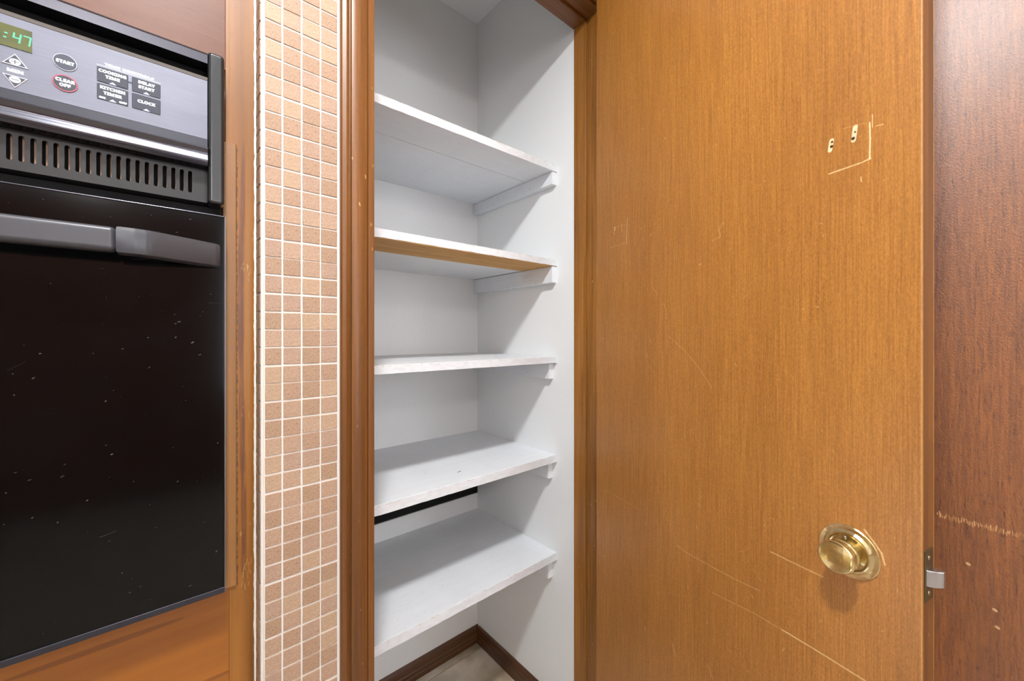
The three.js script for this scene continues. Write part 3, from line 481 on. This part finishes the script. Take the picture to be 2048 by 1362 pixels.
put('steel_bar', crease(run([[0.7325, 1.4612], ...smoothPts([[0.7005, 1.4610], [0.6950, 1.4602], [0.6932, 1.4580], [0.6945, 1.4558], [0.6965, 1.4535], [0.6968, 1.4480], [0.6955, 1.4455], [0.6945, 1.4425], [0.6955, 1.4395], [0.6990, 1.4360], [0.7060, 1.4338]], 36), [0.7325, 1.4338]], IX0, IX1), 0.5), steel, oven, 'ridged steel bar above the vent');
{ // vent grille with slots
  const s = shape([[IX0, 1.3897], [IX1, 1.3897], [IX1, 1.4340], [IX0, 1.4340]]);
  const p0 = 0.0235, pitch = 0.00888, hw = 0.0023;
  for (let k = 0; k < 60; k++) { const x = p0 - k * pitch; if (x < IX0 + 0.02) break; const h = new THREE.Path(); h.moveTo(x - hw, 1.4015); h.absarc(x, 1.4262, hw, Math.PI, 0, true); h.absarc(x, 1.4010, hw, 0, Math.PI, true); h.closePath(); s.holes.push(h); }
  const g = new THREE.ExtrudeGeometry(s, { depth: 0.0016, bevelEnabled: false, curveSegments: 6 }); g.translate(0, 0, -0.7166);
  put('vent_grille', g, blackMetal, oven, 'black slotted vent grille');
  const tanStrips = [];  // added tan strips imitating tan slot edges, narrower towards the right
  for (let k = 0; k < 60; k++) { const x = p0 - k * pitch; if (x < IX0 + 0.02) break; tanStrips.push(box(x + Math.max(-0.0004, 0.0022 - k * 0.00016), x + 0.0032, 1.396, 1.431, 0.7215, 0.7222)); }
  const tanStripMat = M({ color: new THREE.Color(0.30, 0.165, 0.09), roughness: 0.5 });
  for (const f of tanStrips) put('tan_strip', f, tanStripMat, oven);
  put('recess', box(IX0, IX1, 1.3835, 1.4335, 0.7290, 0.7328), black, oven);
  put('vent_lip', run([[0.7325, 1.3896], [0.7146, 1.3896], [0.7146, 1.3880], [0.7325, 1.3850]], IX0, IX1), blackMetal, oven);
  put('recess', box(OL + 0.004, OR - 0.004, 1.3695, 1.3844, 0.7260, 0.7328), black, oven);
}
// door: dark glass slab, edge trims, handle
const dustTex = canvasTex(1024, 1024, (u, v, o) => { const t = 3 + 4 * fbm(u * 5, v * 5, 3); o[0] = t; o[1] = t * 0.97; o[2] = t * 0.98; }, (g, w, h) => {
  for (let i = 0; i < 1000; i++) { const x = rnd() * w, y = rnd() * h, s = Math.pow(rnd(), 5) * 2.4 + 0.4; g.fillStyle = `rgba(206,200,192,${rr(0.06, 0.55)})`; g.beginPath(); g.ellipse(x, y, s * rr(0.5, 1.6), s * 0.55, -0.5 + rr(-0.4, 0.4), 0, 7); g.fill(); }
  for (let i = 0; i < 26; i++) { g.strokeStyle = `rgba(190,180,172,${rr(0.05, 0.3)})`; g.lineWidth = rr(0.5, 1.3); const x = rnd() * w, y = rnd() * h, l = rr(8, 50), a = rr(-0.7, 0.2); g.beginPath(); g.moveTo(x, y); g.lineTo(x + l * Math.cos(a), y + l * Math.sin(a)); g.stroke(); }
});
const glassMat = M({ map: dustTex, roughness: 0.09, specularIntensity: 0.5 });
const odoor = put('oven_door', boxUV(box(OL, OR, 0.8412, 1.3680, 0.7000, 0.7252, 0.0012), 0.5, 0.5), glassMat, oven, 'black glass oven door');
put('door_trim', box(OL, OR, 1.3675, 1.3693, 0.6990, 0.7252, 0.0008), steel, odoor, 'thin steel top edge');
put('door_trim', box(OL, OR, 0.8332, 0.8411, 0.6992, 0.7252, 0.0008), darkSteel, odoor, 'dark bottom edge');
put('door_trim', box(OR - 0.0003, OR + 0.0008, 0.8340, 1.3675, 0.6994, 0.7252), M({ color: new THREE.Color(0.16, 0.16, 0.17), metalness: 0.7, roughness: 0.4 }), odoor);
{
  const hm = M({ color: new THREE.Color(0.06, 0.06, 0.068), roughness: 0.36, metalness: 0.15 });
  const hd = put('handle', box(OC - 0.194, -0.0452, 1.2962, 1.3252, 0.6475, 0.6665, 0.0060), hm, odoor, 'charcoal handle bar');
  const br = new THREE.Shape();
  br.moveTo(-0.0455, 0.6465); br.lineTo(-0.0330, 0.6465); br.quadraticCurveTo(-0.0200, 0.6470, -0.0100, 0.6520); br.lineTo(0.0480, 0.6815); br.quadraticCurveTo(0.0555, 0.6850, 0.0555, 0.6920); br.lineTo(0.0555, 0.6999); br.lineTo(0.0300, 0.6999); br.quadraticCurveTo(0.0000, 0.6840, -0.0150, 0.6740); br.quadraticCurveTo(-0.0250, 0.6675, -0.0455, 0.6675); br.closePath();
  const g = rise(br, 1.2950, 1.3262, 0.0030);
  put('handle_bracket', crease(g, 0.6), hm, hd, 'angled end bracket');
  // mirrored bracket at the far end (out of frame)
  const brL = new THREE.Shape(br.getPoints(10).map((p) => new THREE.Vector2(2 * OC - p.x, p.y)).reverse());
  put('handle_bracket', crease(rise(brL, 1.2950, 1.3262, 0.0030), 0.6), hm, hd);
}

// ------------------------------------------------------------------ lamps
function globe(name, label, spec, build) {
  const t = thing(name, label, 'lamp', [spec.at[0], spec.at[1], spec.at[2]]);
  build(t);
  const l = new THREE.PointLight(new THREE.Color(...spec.color), spec.power, 0, 2); l.castShadow = true; l.shadow.radius = spec.size / 0.02; l.position.set(0, 0, 0); l.name = 'bulb_light';
  t.add(l); return t;
}
const glow = (c, k) => M({ color: 0xffffff, roughness: 0.4, emissive: new THREE.Color(...c), emissiveIntensity: k });
const lampBase = M({ color: new THREE.Color(0.8, 0.8, 0.8), roughness: 0.4 });
{
  const [x, y, z] = LAMP.at, h = LAMP.size / 2;
  const t = thing('ceiling_lamp', 'square white flush ceiling lamp above the camera', 'lamp', LAMP.at);
  put('housing', box(x - h - 0.02, x + h + 0.02, y + 0.006, CEIL - 0.0002, z - h - 0.02, z + h + 0.02, 0.006), lampBase, t);
  put('diffuser', box(x - h, x + h, y, y + 0.0058, z - h, z + h, 0.002), glow(LAMP.color, 4), t);
  const l = new THREE.RectAreaLight(new THREE.Color(...LAMP.color), LAMP.power, LAMP.size, LAMP.size); l.name = 'panel_light'; l.rotation.x = -Math.PI / 2; l.position.set(0, -0.003, 0); t.add(l);
}
globe('pendant_lamp', 'white globe pendant lamp behind the camera', PENDANT, (t) => {
  const [x, y, z] = PENDANT.at;
  put('glass_shade', new THREE.SphereGeometry(0.1, 40, 24).translate(x, y, -z), glow(PENDANT.color, 3), t);
  put('rod', new THREE.CylinderGeometry(0.006, 0.006, CEIL - y - 0.098, 12).translate(x, (CEIL + y + 0.098) / 2 - 0.001, -z), lampBase, t);
  put('ceiling_plate', new THREE.CylinderGeometry(0.05, 0.05, 0.02, 32).translate(x, CEIL - 0.0102, -z), lampBase, t);
});

renderer.render(scene, camera);
